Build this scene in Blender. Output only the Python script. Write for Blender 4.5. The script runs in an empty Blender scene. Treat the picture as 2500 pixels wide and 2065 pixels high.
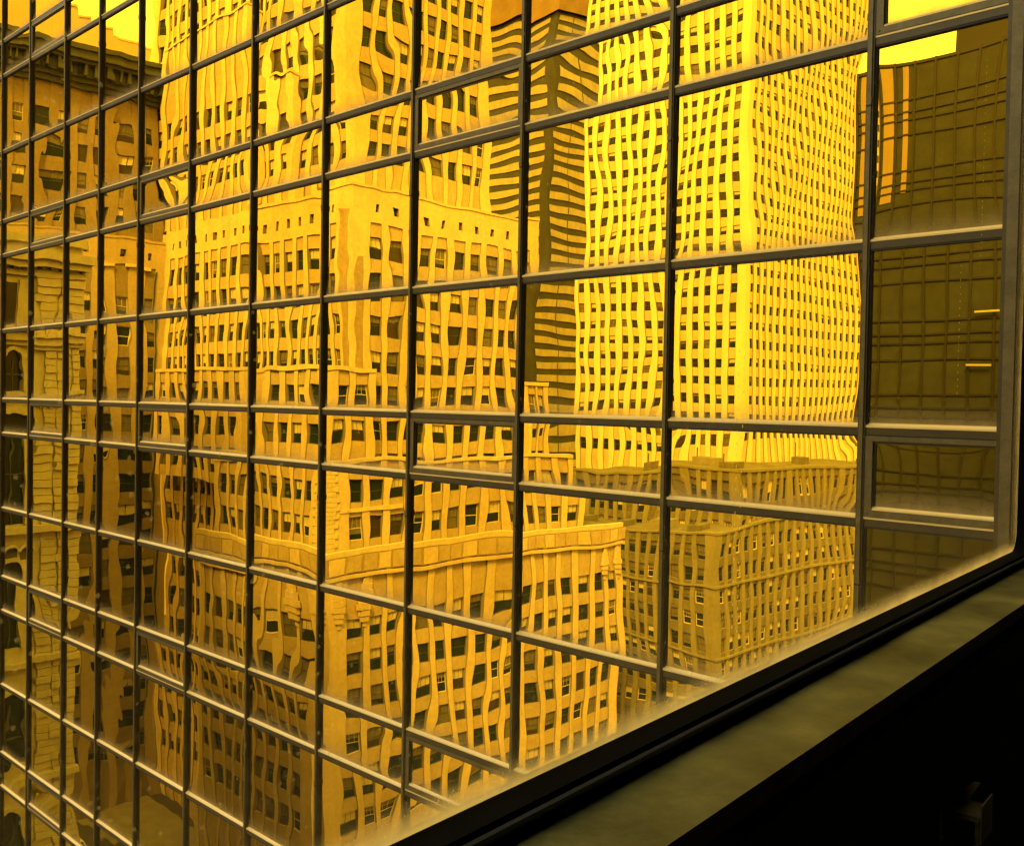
import bpy, math, random
import numpy as np
from mathutils import Vector, Matrix

random.seed(11)
rng = np.random.default_rng(11)
scene = bpy.context.scene
COL = scene.collection
R = math.radians

# ------------------------------------------------------------------ camera, sky, sun, exposure
CAM_Z = 53.0                                   # the photographer's eye above the street
D_GLASS = 7.0                                  # distance from the eye to the glass front
CAM = Vector((0.0, -D_GLASS, CAM_Z))

def make_camera():
    th, pi_, ro = R(43.8486), R(-1.3633), R(0.9779)
    F = Vector((-math.sin(th) * math.cos(pi_), math.cos(th) * math.cos(pi_), math.sin(pi_)))
    r0 = Vector((math.cos(th), math.sin(th), 0.0))
    u0 = r0.cross(F)
    r2 = math.cos(ro) * r0 + math.sin(ro) * u0
    u2 = -math.sin(ro) * r0 + math.cos(ro) * u0
    cd = bpy.data.cameras.new("camera")
    cd.sensor_fit = 'HORIZONTAL'
    cd.sensor_width = 36.0
    cd.lens = 36.0 * 2400.0 / 2500.0
    cd.clip_start = 0.05
    cd.clip_end = 5000.0
    co = bpy.data.objects.new("camera", cd)
    COL.objects.link(co)
    m = Matrix((r2, u2, -F)).transposed().to_4x4()
    m.translation = CAM
    co.matrix_world = m
    scene.camera = co

make_camera()

SUN_EL, SUN_AZ = R(44.0), R(33.0)              # azimuth measured from +Y towards +X
world = bpy.data.worlds.new("World")
scene.world = world
world.use_nodes = True
wn = world.node_tree
for n_ in list(wn.nodes):
    wn.nodes.remove(n_)
w_out = wn.nodes.new('ShaderNodeOutputWorld')
w_bg = wn.nodes.new('ShaderNodeBackground')
w_sky = wn.nodes.new('ShaderNodeTexSky')
w_sky.sky_type = 'NISHITA'
w_sky.sun_disc = False
w_sky.sun_elevation = SUN_EL
w_sky.sun_rotation = SUN_AZ
w_sky.dust_density = 2.0
w_sky.air_density = 4.0
w_mix = wn.nodes.new('ShaderNodeMix')          # warm, hazy late-day sky
w_mix.data_type = 'RGBA'
w_mix.blend_type = 'MULTIPLY'
w_mix.inputs['Factor'].default_value = 1.0
w_mix.inputs['B'].default_value = (1.0, 0.82, 0.66, 1.0)
wn.links.new(w_sky.outputs['Color'], w_mix.inputs['A'])
wn.links.new(w_mix.outputs['Result'], w_bg.inputs['Color'])
w_bg.inputs['Strength'].default_value = 0.15
wn.links.new(w_bg.outputs['Background'], w_out.inputs['Surface'])

sl = bpy.data.lights.new("sun", 'SUN')
sl.energy = 1.5
sl.angle = R(10.0)
sl.color = (1.0, 0.84, 0.54)
so = bpy.data.objects.new("sun", sl)
COL.objects.link(so)
sun_dir = Vector((math.sin(SUN_AZ) * math.cos(SUN_EL), math.cos(SUN_AZ) * math.cos(SUN_EL), math.sin(SUN_EL)))
so.rotation_euler = sun_dir.to_track_quat('Z', 'Y').to_euler()
so.location = (0, 0, 150)

scene.view_settings.view_transform = 'Standard'
scene.view_settings.look = 'None'
scene.view_settings.gamma = 1.0
scene.view_settings.exposure = 2.2
scene.render.engine = 'CYCLES'
scene.cycles.max_bounces = 8
scene.cycles.diffuse_bounces = 4
scene.cycles.glossy_bounces = 5
scene.cycles.transparent_max_bounces = 8
scene.cycles.sample_clamp_indirect = 6.0
scene.cycles.caustics_reflective = True
scene.cycles.caustics_refractive = False

# ------------------------------------------------------------------ materials
class Nodes:
    def __init__(self, name):
        self.m = bpy.data.materials.new(name)
        self.m.use_nodes = True
        self.t = self.m.node_tree
        self.bsdf = self.t.nodes['Principled BSDF']
        self.out = self.t.nodes['Material Output']
    def add(self, kind, **kw):
        n = self.t.nodes.new(kind)
        for k, v in kw.items():
            if isinstance(v, tuple) and k in n.inputs:
                n.inputs[k].default_value = v
            elif k in n.inputs:
                n.inputs[k].default_value = v
            else:
                setattr(n, k, v)
        return n
    def link(self, a, b):
        self.t.links.new(a, b)
    def math(self, op, a, b=None, clamp=False):
        n = self.t.nodes.new('ShaderNodeMath')
        n.operation = op
        n.use_clamp = clamp
        for i, v in enumerate((a, b)):
            if v is None:
                continue
            if isinstance(v, (int, float)):
                n.inputs[i].default_value = v
            else:
                self.link(v, n.inputs[i])
        return n.outputs[0]
    def ramp(self, fac, stops):
        n = self.t.nodes.new('ShaderNodeValToRGB')
        el = n.color_ramp.elements
        while len(el) < len(stops):
            el.new(0.5)
        for e_, (p, c) in zip(el, stops):
            e_.position = p
            e_.color = tuple(c) + (1.0,) if len(c) == 3 else c
        self.link(fac, n.inputs[0])
        return n.outputs[0]
    def noise(self, scale, detail=4.0, rough=0.55, coords=None, stretch=None):
        tc = self.add('ShaderNodeTexCoord')
        vec = tc.outputs['Object'] if coords is None else coords
        if stretch:
            mp = self.add('ShaderNodeMapping')
            mp.inputs['Scale'].default_value = stretch
            self.link(vec, mp.inputs['Vector'])
            vec = mp.outputs[0]
        n = self.t.nodes.new('ShaderNodeTexNoise')
        n.inputs['Scale'].default_value = scale
        n.inputs['Detail'].default_value = detail
        n.inputs['Roughness'].default_value = rough
        self.link(vec, n.inputs['Vector'])
        return n.outputs['Fac']

def plain(name, col, rough=0.6, metal=0.0, spec=0.5):
    N = Nodes(name)
    N.bsdf.inputs['Base Color'].default_value = tuple(col) + (1,)
    N.bsdf.inputs['Roughness'].default_value = rough
    N.bsdf.inputs['Metallic'].default_value = metal
    N.bsdf.inputs['Specular IOR Level'].default_value = spec
    return N.m

def mottled(name, c0, c1, scale=0.6, rough=0.85, metal=0.0, streak=None, fine=None, bump=0.0):
    """two colours mixed by weathering noise, plus vertical streaks and fine grain"""
    N = Nodes(name)
    f = N.noise(scale, 6.0, 0.65)
    if streak:
        s = N.noise(1.0, 4.0, 0.6, stretch=streak)
        f = N.math('ADD', N.math('MULTIPLY', f, 0.55), N.math('MULTIPLY', s, 0.45))
    if fine:
        g = N.noise(fine, 2.0, 0.5)
        f = N.math('ADD', N.math('MULTIPLY', f, 0.7), N.math('MULTIPLY', g, 0.3))
    c = N.ramp(f, [(0.32, c0), (0.66, c1)])
    N.link(c, N.bsdf.inputs['Base Color'])
    N.bsdf.inputs['Roughness'].default_value = rough
    N.bsdf.inputs['Metallic'].default_value = metal
    if bump:
        b = N.add('ShaderNodeBump')
        b.inputs['Strength'].default_value = 0.5
        b.inputs['Distance'].default_value = bump
        N.link(f, b.inputs['Height'])
        N.link(b.outputs[0], N.bsdf.inputs['Normal'])
    return N.m

def gold_glass(name, tint=(0.99, 0.635, 0.040), dust=1.0):
    """gold mirror coating with dust lying along the lower edge and thin wash streaks"""
    N = Nodes(name)
    gl = N.add('ShaderNodeBsdfGlossy')
    oi = N.add('ShaderNodeObjectInfo')                       # coating batches differ a little from pane to pane
    c0 = tuple(q * m for q, m in zip(tint, (.86, .85, .80))) ; c1 = tuple(min(1, q * m) for q, m in zip(tint, (1.02, 1.03, 1.25)))
    N.link(N.ramp(oi.outputs['Random'], [(0.0, c0), (1.0, c1)]), gl.inputs['Color'])
    gl.inputs['Roughness'].default_value = 0.0
    df = N.add('ShaderNodeBsdfDiffuse')
    df.inputs['Color'].default_value = (0.50, 0.36, 0.14, 1)
    uv = N.add('ShaderNodeUVMap')
    sp = N.add('ShaderNodeSeparateXYZ')
    N.link(uv.outputs[0], sp.inputs[0])
    v = sp.outputs[1]                                       # metres above the pane's lower edge
    low = N.math('SUBTRACT', 1.0, N.math('DIVIDE', v, 0.22), clamp=True)
    low = N.math('POWER', low, 2.2)
    n1 = N.noise(5.0, 5.0, 0.65)
    n2 = N.noise(1.3, 5.0, 0.7, stretch=(6.0, 6.0, 0.5))
    a = N.math('MULTIPLY', low, N.math('ADD', 0.35, n1))
    b = N.math('MULTIPLY', N.math('SUBTRACT', n2, 0.48, clamp=True), 0.16)
    tot = N.math('ADD', N.math('MULTIPLY', a, 0.75 * dust), N.math('ADD', b, 0.008 * dust), clamp=True)
    mx = N.add('ShaderNodeMixShader')
    N.link(tot, mx.inputs[0])
    N.link(gl.outputs[0], mx.inputs[1])
    N.link(df.outputs[0], mx.inputs[2])
    N.link(mx.outputs[0], N.out.inputs['Surface'])
    return N.m

M = {}
M['gold'] = gold_glass('gold_mirror_glass')
M['bronze'] = mottled('bronze_anodised', (0.038, 0.027, 0.007), (0.10, 0.071, 0.020), 9.0, 0.42, 0.2, streak=(3.0, 3.0, 1.0), fine=90.0)
M['bronze_pale'] = mottled('bronze_weathered', (0.095, 0.070, 0.022), (0.185, 0.138, 0.045), 9.0, 0.42, 0.2, fine=90.0)
M['bead'] = mottled('sky_highlight_bead', (0.92, 0.62, 0.20), (0.96, 0.70, 0.27), 4.0, 0.4, 0.1, fine=60.0)  # glazing bead; the sky's highlight on it is put into the pale colour
M['gasket'] = plain('black_gasket', (0.012, 0.011, 0.008), 0.6)
M['core'] = plain('dark_core', (0.03, 0.026, 0.02), 0.8)

M['lime'] = mottled('hotel_pier_stone', (0.37, 0.305, 0.20), (0.60, 0.505, 0.35), 0.30, 0.9, streak=(0.5, 0.5, 0.06), fine=2.2)
M['lime_dark'] = mottled('hotel_spandrel_brick', (0.27, 0.215, 0.13), (0.47, 0.385, 0.25), 0.7, 0.9, streak=(0.6, 0.6, 0.2), fine=3.5)
M['lime_trim'] = mottled('hotel_trim', (0.42, 0.36, 0.25), (0.60, 0.53, 0.39), 0.9, 0.85, fine=4.0)
M['lime_brown'] = mottled('streaked_brown_brick', (0.19, 0.145, 0.075), (0.36, 0.285, 0.17), 1.2, 0.9, streak=(1.2, 1.2, 0.1), fine=3.0)  # darker brown, streaked downwards
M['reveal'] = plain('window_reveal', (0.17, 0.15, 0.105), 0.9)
M['wing_brick'] = mottled('wing_brick', (0.13, 0.105, 0.062), (0.24, 0.195, 0.12), 0.5, 0.9, streak=(0.7, 0.7, 0.1), fine=3.0)
M['wing_pier'] = mottled('wing_pier_brick', (0.25, 0.205, 0.125), (0.39, 0.325, 0.21), 0.4, 0.9, streak=(0.7, 0.7, 0.08), fine=3.0)
M['copper'] = mottled('dark_cornice', (0.016, 0.022, 0.022), (0.048, 0.060, 0.055), 0.7, 0.7, streak=(0.4, 1.4, 1.4))
M['white'] = mottled('white_tower_pier', (0.48, 0.465, 0.37), (0.60, 0.585, 0.49), 0.15, 0.8, streak=(0.3, 0.3, 0.04))
M['white_sp'] = mottled('white_tower_spandrel', (0.36, 0.32, 0.21), (0.50, 0.45, 0.31), 0.3, 0.85)
M['grey'] = mottled('grey_stone_pier', (0.12, 0.113, 0.075), (0.225, 0.212, 0.145), 0.3, 0.9, streak=(0.8, 0.8, 0.08), fine=2.0)
M['grey_sp'] = mottled('grey_stone_spandrel', (0.065, 0.062, 0.040), (0.145, 0.136, 0.092), 0.6, 0.9, fine=2.5)
M['dark_band'] = mottled('dark_bronze_cladding', (0.009, 0.012, 0.011), (0.024, 0.030, 0.026), 0.2, 0.6)
M['band_glass'] = mottled('band_window_blinds', (0.17, 0.16, 0.11), (0.31, 0.29, 0.20), 0.25, 0.4, streak=(0.9, 0.9, 0.3))
M['crown'] = mottled('tan_crown_panels', (0.13, 0.09, 0.045), (0.20, 0.14, 0.075), 0.1, 0.8)
M['gothic'] = mottled('carved_stone', (0.34, 0.31, 0.22), (0.56, 0.52, 0.38), 0.5, 0.9, streak=(1.0, 1.0, 0.3), fine=3.0, bump=0.05)
M['gothic_dark'] = mottled('dark_carved_stone', (0.05, 0.05, 0.038), (0.12, 0.115, 0.085), 0.6, 0.9)  # darker stone for dentils and arcade panels
M['slab'] = mottled('pale_slab_brick', (0.36, 0.30, 0.20), (0.46, 0.39, 0.26), 0.1, 0.9, streak=(0.5, 0.5, 0.04))
M['curtain'] = mottled('olive_spandrel_glass', (0.008, 0.011, 0.008), (0.026, 0.032, 0.021), 1.1, 0.7, streak=(0.5, 0.5, 0.9))
M['gold_reflection'] = mottled('painted_gold_reflection', (0.20, 0.15, 0.055), (0.28, 0.21, 0.08), 0.4, 0.6, streak=(1.2, 1.2, 0.1))  # a bright tower's reflection, painted as flat colour
M['curtain_frame'] = plain('black_grid', (0.012, 0.012, 0.009), 0.5)
M['roof'] = mottled('roof_gravel', (0.085, 0.08, 0.055), (0.15, 0.14, 0.10), 0.4, 0.95)
M['win_frame'] = plain('sash_frame', (0.045, 0.048, 0.04), 0.6)
M['win_frame_pale'] = plain('pale_sash', (0.55, 0.50, 0.38), 0.6)
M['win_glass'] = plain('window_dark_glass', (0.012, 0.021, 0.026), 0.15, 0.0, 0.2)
M['win_brown'] = plain('window_brown_room', (0.030, 0.024, 0.015), 0.35)
M['blind'] = mottled('window_blind', (0.34, 0.31, 0.22), (0.56, 0.51, 0.38), 2.0, 0.6, streak=(2.5, 2.5, 0.2))
M['blind_dim'] = mottled('window_blind_dim', (0.07, 0.065, 0.045), (0.15, 0.135, 0.095), 2.0, 0.6, streak=(2.5, 2.5, 0.2))

def lit(name, col, s):
    N = Nodes(name)
    N.bsdf.inputs['Base Color'].default_value = (0.3, 0.25, 0.15, 1)
    N.bsdf.inputs['Emission Color'].default_value = tuple(col) + (1,)
    N.bsdf.inputs['Emission Strength'].default_value = s
    return N.m
M['lamp'] = lit('lit_ceiling_lamp', (1.0, 0.82, 0.45), 0.06)

M['asphalt'] = mottled('asphalt', (0.035, 0.034, 0.03), (0.065, 0.062, 0.055), 0.5, 0.9, fine=8.0)
M['paving'] = mottled('paving', (0.17, 0.155, 0.125), (0.26, 0.24, 0.19), 0.6, 0.9, fine=5.0)
M['line'] = plain('road_paint', (0.7, 0.68, 0.6), 0.8)
M['tyre'] = plain('tyre_rubber', (0.02, 0.02, 0.02), 0.8)
M['car_glass'] = plain('car_glass', (0.02, 0.02, 0.02), 0.08, 0.0, 0.8)

# ------------------------------------------------------------------ mesh helpers
class MB:
    """collects boxes and quads with material slots; build() links ONE mesh object"""
    def __init__(self):
        self.v, self.f, self.mi, self.mats = [], [], [], []
        self.uv = None
    def slot(self, m):
        if m not in self.mats:
            self.mats.append(m)
        return self.mats.index(m)
    def face(self, pts, m, nrm=None):
        pts = [Vector(p) for p in pts]
        if nrm is not None:
            a = Vector((0, 0, 0))
            for i in range(len(pts)):
                a += (pts[i] - pts[0]).cross(pts[(i + 1) % len(pts)] - pts[0])
            if a.dot(Vector(nrm)) < 0:
                pts.reverse()
        b = len(self.v)
        self.v.extend(tuple(p) for p in pts)
        self.f.append(tuple(range(b, b + len(pts))))
        self.mi.append(self.slot(m))
    def hexa(self, c, m):
        """c: 8 corners, bottom ring 0-3, top ring 4-7"""
        c = [Vector(p) for p in c]
        ctr = sum(c, Vector((0, 0, 0))) / 8
        for q in ((0, 1, 2, 3), (4, 5, 6, 7), (0, 1, 5, 4), (1, 2, 6, 5), (2, 3, 7, 6), (3, 0, 4, 7)):
            p = [c[i] for i in q]
            mid = sum(p, Vector((0, 0, 0))) / 4
            self.face(p, m, mid - ctr)
    def box(self, x0, x1, y0, y1, z0, z1, m):
        self.hexa([(x0, y0, z0), (x1, y0, z0), (x1, y1, z0), (x0, y1, z0),
                   (x0, y0, z1), (x1, y0, z1), (x1, y1, z1), (x0, y1, z1)], m)
    def prism(self, prof, axis_pts, m):
        """prof: list of points (3D) at one end, axis_pts: translation vector to the other end"""
        a = [Vector(p) for p in prof]
        d = Vector(axis_pts)
        b = [p + d for p in a]
        ctr = sum(a + b, Vector((0, 0, 0))) / (2 * len(a))
        n = len(a)
        for i in range(n):
            j = (i + 1) % n
            e1, e2 = a[j] - a[i], d
            nn = e1.cross(e2)
            mid = (a[i] + a[j] + b[i] + b[j]) / 4
            if nn.dot(mid - ctr) < 0:
                nn = -nn
            self.face([a[i], a[j], b[j], b[i]], m, nn)
        self.face(a, m, -d)
        self.face(b, m, d)
    def tube(self, p0, p1, r0, r1, m, n=10):
        p0, p1 = Vector(p0), Vector(p1)
        d = (p1 - p0).normalized()
        s = d.cross(Vector((0, 0, 1)) if abs(d.z) < 0.9 else Vector((1, 0, 0))).normalized()
        t = d.cross(s)
        ra = [p0 + (s * math.cos(2 * math.pi * i / n) + t * math.sin(2 * math.pi * i / n)) * r0 for i in range(n)]
        rb = [p1 + (s * math.cos(2 * math.pi * i / n) + t * math.sin(2 * math.pi * i / n)) * r1 for i in range(n)]
        for i in range(n):
            j = (i + 1) % n
            self.face([ra[i], ra[j], rb[j], rb[i]], m, (ra[i] + ra[j]) / 2 - p0)
        self.face(ra, m, -d)
        self.face(rb, m, d)
    def add_raw(self, verts, faces, mats):
        b = len(self.v)
        self.v.extend(verts)
        for f_, m in zip(faces, mats):
            self.f.append(tuple(i + b for i in f_))
            self.mi.append(self.slot(m))
    def mesh(self, name):
        me = bpy.data.meshes.new(name)
        me.from_pydata(self.v, [], self.f)
        for m in self.mats:
            me.materials.append(M[m])
        me.polygons.foreach_set('material_index', self.mi)
        me.update()
        return me
    def build(self, name, parent=None, loc=(0, 0, 0)):
        """vertices are world coordinates; loc is where the origin goes"""
        loc = Vector(loc)
        if loc.length > 0:
            self.v = [(x - loc.x, y - loc.y, z - loc.z) for x, y, z in self.v]
        o = bpy.data.objects.new(name, self.mesh(name))
        COL.objects.link(o)
        if parent is not None:
            o.parent = parent
            o.location = loc - parent.location
        else:
            o.location = loc
        return o

def empty(name, loc, label, cat, group=None):
    o = bpy.data.objects.new(name, None)
    o.empty_display_size = 0.5
    COL.objects.link(o)
    o.location = loc
    o['label'] = label
    o['category'] = cat
    if group:
        o['group'] = group
    return o

def tag(o, label=None, cat=None, group=None, kind=None):
    for k, v in (('label', label), ('category', cat), ('group', group), ('kind', kind)):
        if v:
            o[k] = v
    return o

# ------------------------------------------------------------------ ground
g = MB(); g.box(-1500, 1500, -1500, 1500, -1.0, 0.0, 'asphalt')
tag(g.build('street'), kind='structure')
g = MB(); g.box(-60, 20, -5.0, 0.4, 0.0, 0.14, 'paving')
tag(g.build('pavement'), kind='structure')
g = MB(); g.box(-125, -70, -52.0, -43.5, 0.0, 0.14, 'paving'); g.box(-118, -80.5, -30.6, -15.0, 0.0, 0.14, 'paving')
tag(g.build('far_pavement'), kind='structure')
g = MB()
for i in range(14):
    g.box(-150 + i * 9, -145.5 + i * 9, -37.4, -37.2, 0.004, 0.008, 'line')
tag(g.build('road_markings'), kind='structure')

# ------------------------------------------------------------------ the gold glass building
MULL = [-3.158, -4.908, -6.657, -8.309, -9.961, -11.579, -13.238, -14.847, -16.277, -17.689, -19.301, -20.726]
x_ = MULL[-1]
for k in range(5):
    x_ -= (1.61, 1.43, 1.62, 1.62, 1.45)[k]
    MULL.append(x_)
EDGE = [-2.15] + MULL                     # bay i lies between EDGE[i+1] (left) and EDGE[i] (right)
VENT_BAYS = {0, 3, 7, 10, 13}
ROW_N, ROW_A, ROW_B = 0.672, 1.477, 1.357
FLOOR = ROW_N + ROW_A + ROW_B
Z3 = CAM_Z - 0.182
GLASS_Y = 0.040
LEVELS = []                               # (z of the transom below which the row hangs, row height, kind)
for fl in range(-3, 4):
    zt = Z3 - fl * FLOOR
    LEVELS.append((zt, ROW_N, 'n'))
    LEVELS.append((zt - ROW_N, ROW_A, 'a'))
    LEVELS.append((zt - ROW_N - ROW_A, ROW_B, 'b'))
Z_TOP, Z_BOT = LEVELS[0][0], LEVELS[-1][0] - LEVELS[-1][1]

facade = empty('glass_office_building', (-12, 0.0, 0.0), 'gold mirror glass office front in a bronze grid, reflecting wavy buildings', 'office building')

def wavy_pane(x0, x1, z0, z1, y, seed, strength=1.0, n=34):
    """one sheet of float glass: tilted a little, bowed by its seal pressure and rolled in waves of about a millimetre"""
    r_ = np.random.default_rng(seed)
    W, H = x1 - x0, z1 - z0
    u, v = np.meshgrid(np.linspace(0, 1, n), np.linspace(0, 1, n))
    X, Z = x0 + u * W, z0 + v * H
    h = r_.normal(0, 0.0023) * (u - .5) * W * strength + r_.normal(0, 0.0023) * (v - .5) * H * strength
    bow = r_.normal(0.0002, 0.0012) * strength
    h = h + bow * (1 - np.abs(2 * u - 1) ** 2.6) * (1 - np.abs(2 * v - 1) ** 2.6)
    for k in range(7):                                   # long rolls, then short choppy ripple
        wl = r_.uniform(0.7, 1.8) if k < 3 else r_.uniform(0.26, 0.55)
        a = r_.uniform(0, math.pi)
        amp = r_.uniform(0.4, 1.0) * (0.0014 if k < 3 else 0.00062) * wl / (2 * math.pi) * strength
        h = h + amp * np.sin(2 * math.pi / wl * (X * math.cos(a) + Z * math.sin(a)) + r_.uniform(0, 6.28))
    # seal pinch: the sheet is pressed flat in a narrow zone along the frame
    e = np.minimum(np.minimum(u, 1 - u) * W, np.minimum(v, 1 - v) * H)
    h = h + r_.normal(0, 0.00012) * strength * 1.6 * np.exp(-(e / 0.10) ** 2)
    Y = y - h
    verts = np.stack([X, Y, Z], -1).reshape(-1, 3)
    idx = np.arange(n * n).reshape(n, n)
    f = np.stack([idx[:-1, :-1], idx[:-1, 1:], idx[1:, 1:], idx[1:, :-1]], -1).reshape(-1, 4)
    uv = np.stack([u * W, v * H], -1).reshape(-1, 2)
    return verts, f, uv

def pane_object(name, pieces, parent, loc):
    me = bpy.data.meshes.new(name)
    vs, fs, us, off = [], [], [], 0
    for v, f, u in pieces:
        vs.append(v - np.array(loc)); fs.append(f + off); us.append(u); off += len(v)
    vs = np.concatenate(vs); fs = np.concatenate(fs); us = np.concatenate(us)
    me.from_pydata(vs.tolist(), [], fs.tolist())
    l = me.uv_layers.new(name='UVMap')
    l.data.foreach_set('uv', us[fs.reshape(-1)].reshape(-1).astype(np.float32))
    me.polygons.foreach_set('use_smooth', [True] * len(me.polygons))
    me.materials.append(M['gold'])
    me.update()
    o = bpy.data.objects.new(name, me)
    COL.objects.link(o)
    par_loc = Vector(parent.location) if parent.parent is None else Vector(parent.location) + Vector(parent.parent.location)
    o.parent = parent
    o.location = Vector(loc) - par_loc
    return o

def seen(x0, x1, z0, z1):
    """rough test: would the photograph show some of this cell?"""
    xm = (x0 + x1) / 2
    a = math.atan2(-xm, D_GLASS)
    dep = math.hypot(xm, D_GLASS) * math.cos(a - R(43.85))
    lo, hi = CAM_Z - 0.52 * dep * 1.0, CAM_Z + 0.46 * dep
    return x1 > -21.5 and z1 > lo and z0 < hi

MW, TH = 0.056, 0.075                     # mullion face width, transom face height
extra = []
seed = 100
for bi in range(len(EDGE) - 1):
    xr, xl = EDGE[bi], EDGE[bi + 1]
    for (zt, hgt, kind) in LEVELS:
        seed += 1
        px0, px1 = xl + MW / 2 - 0.01, xr - MW / 2 + 0.01
        pz0, pz1 = zt - hgt + TH / 2 - 0.005, zt - TH / 2 + 0.005
        vis = seen(px0, px1, pz0, pz1)
        st = 0.5 if bi == 0 else (1.0 if bi < 6 else 0.75)
        if kind == 'n' and bi in VENT_BAYS:
            # opening vent: its own frame standing a little proud, pane inside, lower bead with a sky highlight in its colour
            fx0, fx1, fz0, fz1 = xl + MW / 2 + .002, xr - MW / 2 - .002, zt - hgt + TH / 2 + .002, zt - TH / 2 - .002
            b = MB()
            wv = 0.062
            b.box(fx0, fx1, 0.004, GLASS_Y + .02, fz0, fz0 + wv * .8, 'bronze_pale')
            b.box(fx0, fx1, 0.004, GLASS_Y + .02, fz1 - wv * .6, fz1, 'bronze_pale')
            b.box(fx0, fx0 + wv * .9, 0.006, GLASS_Y + .02, fz0 + wv * .8, fz1 - wv * .6, 'bronze_pale')
            b.box(fx1 - wv * .55, fx1, 0.006, GLASS_Y + .02, fz0 + wv * .8, fz1 - wv * .6, 'bronze_pale')
            # inner sash ring
            ix0, ix1, iz0, iz1 = fx0 + wv * .9, fx1 - wv * .55, fz0 + wv * .8, fz1 - wv * .6
            s = 0.018
            b.box(ix0, ix1, 0.024, GLASS_Y + .02, iz1 - s, iz1 - .001, 'bronze')
            b.box(ix0, ix0 + s, 0.026, GLASS_Y + .02, iz0 + .03, iz1 - s, 'gasket')
            b.box(ix1 - s, ix1, 0.026, GLASS_Y + .02, iz0 + .03, iz1 - s, 'bronze')
            b.hexa([(ix0, 0.012, iz0 + .001), (ix1, 0.012, iz0 + .001), (ix1, GLASS_Y + .02, iz0 + .001), (ix0, GLASS_Y + .02, iz0 + .001),
                    (ix0, 0.012, iz0 + .012), (ix1, 0.012, iz0 + .012), (ix1, GLASS_Y + .02, iz0 + .044), (ix0, GLASS_Y + .02, iz0 + .044)], 'bead')
            for sx in (fx0 + .03, fx1 - .03):
                b.tube((sx, .004, fz0 + .024), (sx, .001, fz0 + .024), .006, .005, 'gasket', 8)
            vo = b.build('vent_window', facade, ((xl + xr) / 2, 0, zt - hgt))
            pc = wavy_pane(ix0 + s - .004, ix1 - s + .004, iz0 + .02, iz1 - s + .004, GLASS_Y - .004, seed, 0.7)
            pane_object('pane', [pc], vo, ((xl + xr) / 2, GLASS_Y, (iz0 + iz1) / 2))
            continue
        if not vis:
            extra.append(wavy_pane(px0, px1, pz0, pz1, GLASS_Y, seed, st, 8))
            continue
        pc = wavy_pane(px0, px1, pz0, pz1, GLASS_Y, seed, st)
        pane_object('spandrel_pane' if kind == 'n' else 'glass_pane', [pc], facade, ((px0 + px1) / 2, GLASS_Y, (pz0 + pz1) / 2))
tag(pane_object('glass_pane', extra, facade, (-24, GLASS_Y, CAM_Z)), kind='stuff')

for i, mx in enumerate(MULL):
    b = MB()
    w = MW / 2
    b.box(mx - w, mx + w, 0.0, GLASS_Y + .03, Z_BOT, Z_TOP, 'bronze')
    b.box(mx - w * .55, mx + w * .55, -0.012, -0.0005, Z_BOT, Z_TOP, 'bronze_pale')     # raised cap with a shadow line each side
    b.box(mx - w - .010, mx - w - .0005, GLASS_Y - .016, GLASS_Y + .01, Z_BOT, Z_TOP, 'gasket')
    b.box(mx + w + .0005, mx + w + .012, GLASS_Y - .018, GLASS_Y + .01, Z_BOT, Z_TOP, 'gasket')
    for fl in range(-3, 4):                                                            # splice sleeve once per storey
        zs = Z3 - fl * FLOOR - ROW_N - 0.42 + (i * 37 % 5 - 2) * 0.02
        b.box(mx - w * .70, mx + w * .70, -0.017, 0.02, zs, zs + .055, 'bronze_pale')
        b.box(mx - w * .62, mx + w * .62, -0.0135, 0.02, zs - .012, zs - .0005, 'gasket')
    b.build('mullion', facade, (mx, 0, Z_BOT))

# transoms: one rail per bay and level (those the photograph shows), the rest as one
rest = MB()
for bi in range(len(EDGE) - 1):
    xr, xl = EDGE[bi], EDGE[bi + 1]
    x0, x1 = xl + MW / 2 + .0005, xr - MW / 2 - .0005
    for (zt, hgt, kind) in LEVELS:
        big = seen(x0, x1, zt - .1, zt + .1)
        b = MB() if big else rest
        zb, za = zt - TH / 2, zt + TH / 2
        b.box(x0, x1, 0.010, GLASS_Y + .03, zb + .006, za - .016, 'bronze')
        b.box(x0, x1, 0.014, GLASS_Y + .03, zb - .008, zb + .0055, 'gasket')
        b.hexa([(x0, 0.007, za - .0155), (x1, 0.007, za - .0155), (x1, GLASS_Y + .02, za - .0155), (x0, GLASS_Y + .02, za - .0155),
                (x0, 0.007, za - .003), (x1, 0.007, za - .003), (x1, GLASS_Y + .02, za + .030), (x0, GLASS_Y + .02, za + .030)], 'bead')
        if big:
            b.build('transom', facade, ((x0 + x1) / 2, 0, zt))
tag(rest.build('transom', facade, (-24, 0, CAM_Z)), kind='stuff')

b = MB()
b.box(-2.15 - .062, -1.98, -0.03, GLASS_Y + .03, Z_BOT, Z_TOP, 'bronze')
b.box(-2.15 - .03, -2.11, -0.048, -0.031, Z_BOT, Z_TOP, 'bronze_pale')
b.box(-2.15 - .074, -2.15 - .0625, GLASS_Y - .03, GLASS_Y + .01, Z_BOT, Z_TOP, 'gasket')
b.build('corner_post', facade, (-2.1, 0, Z_BOT))
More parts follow.
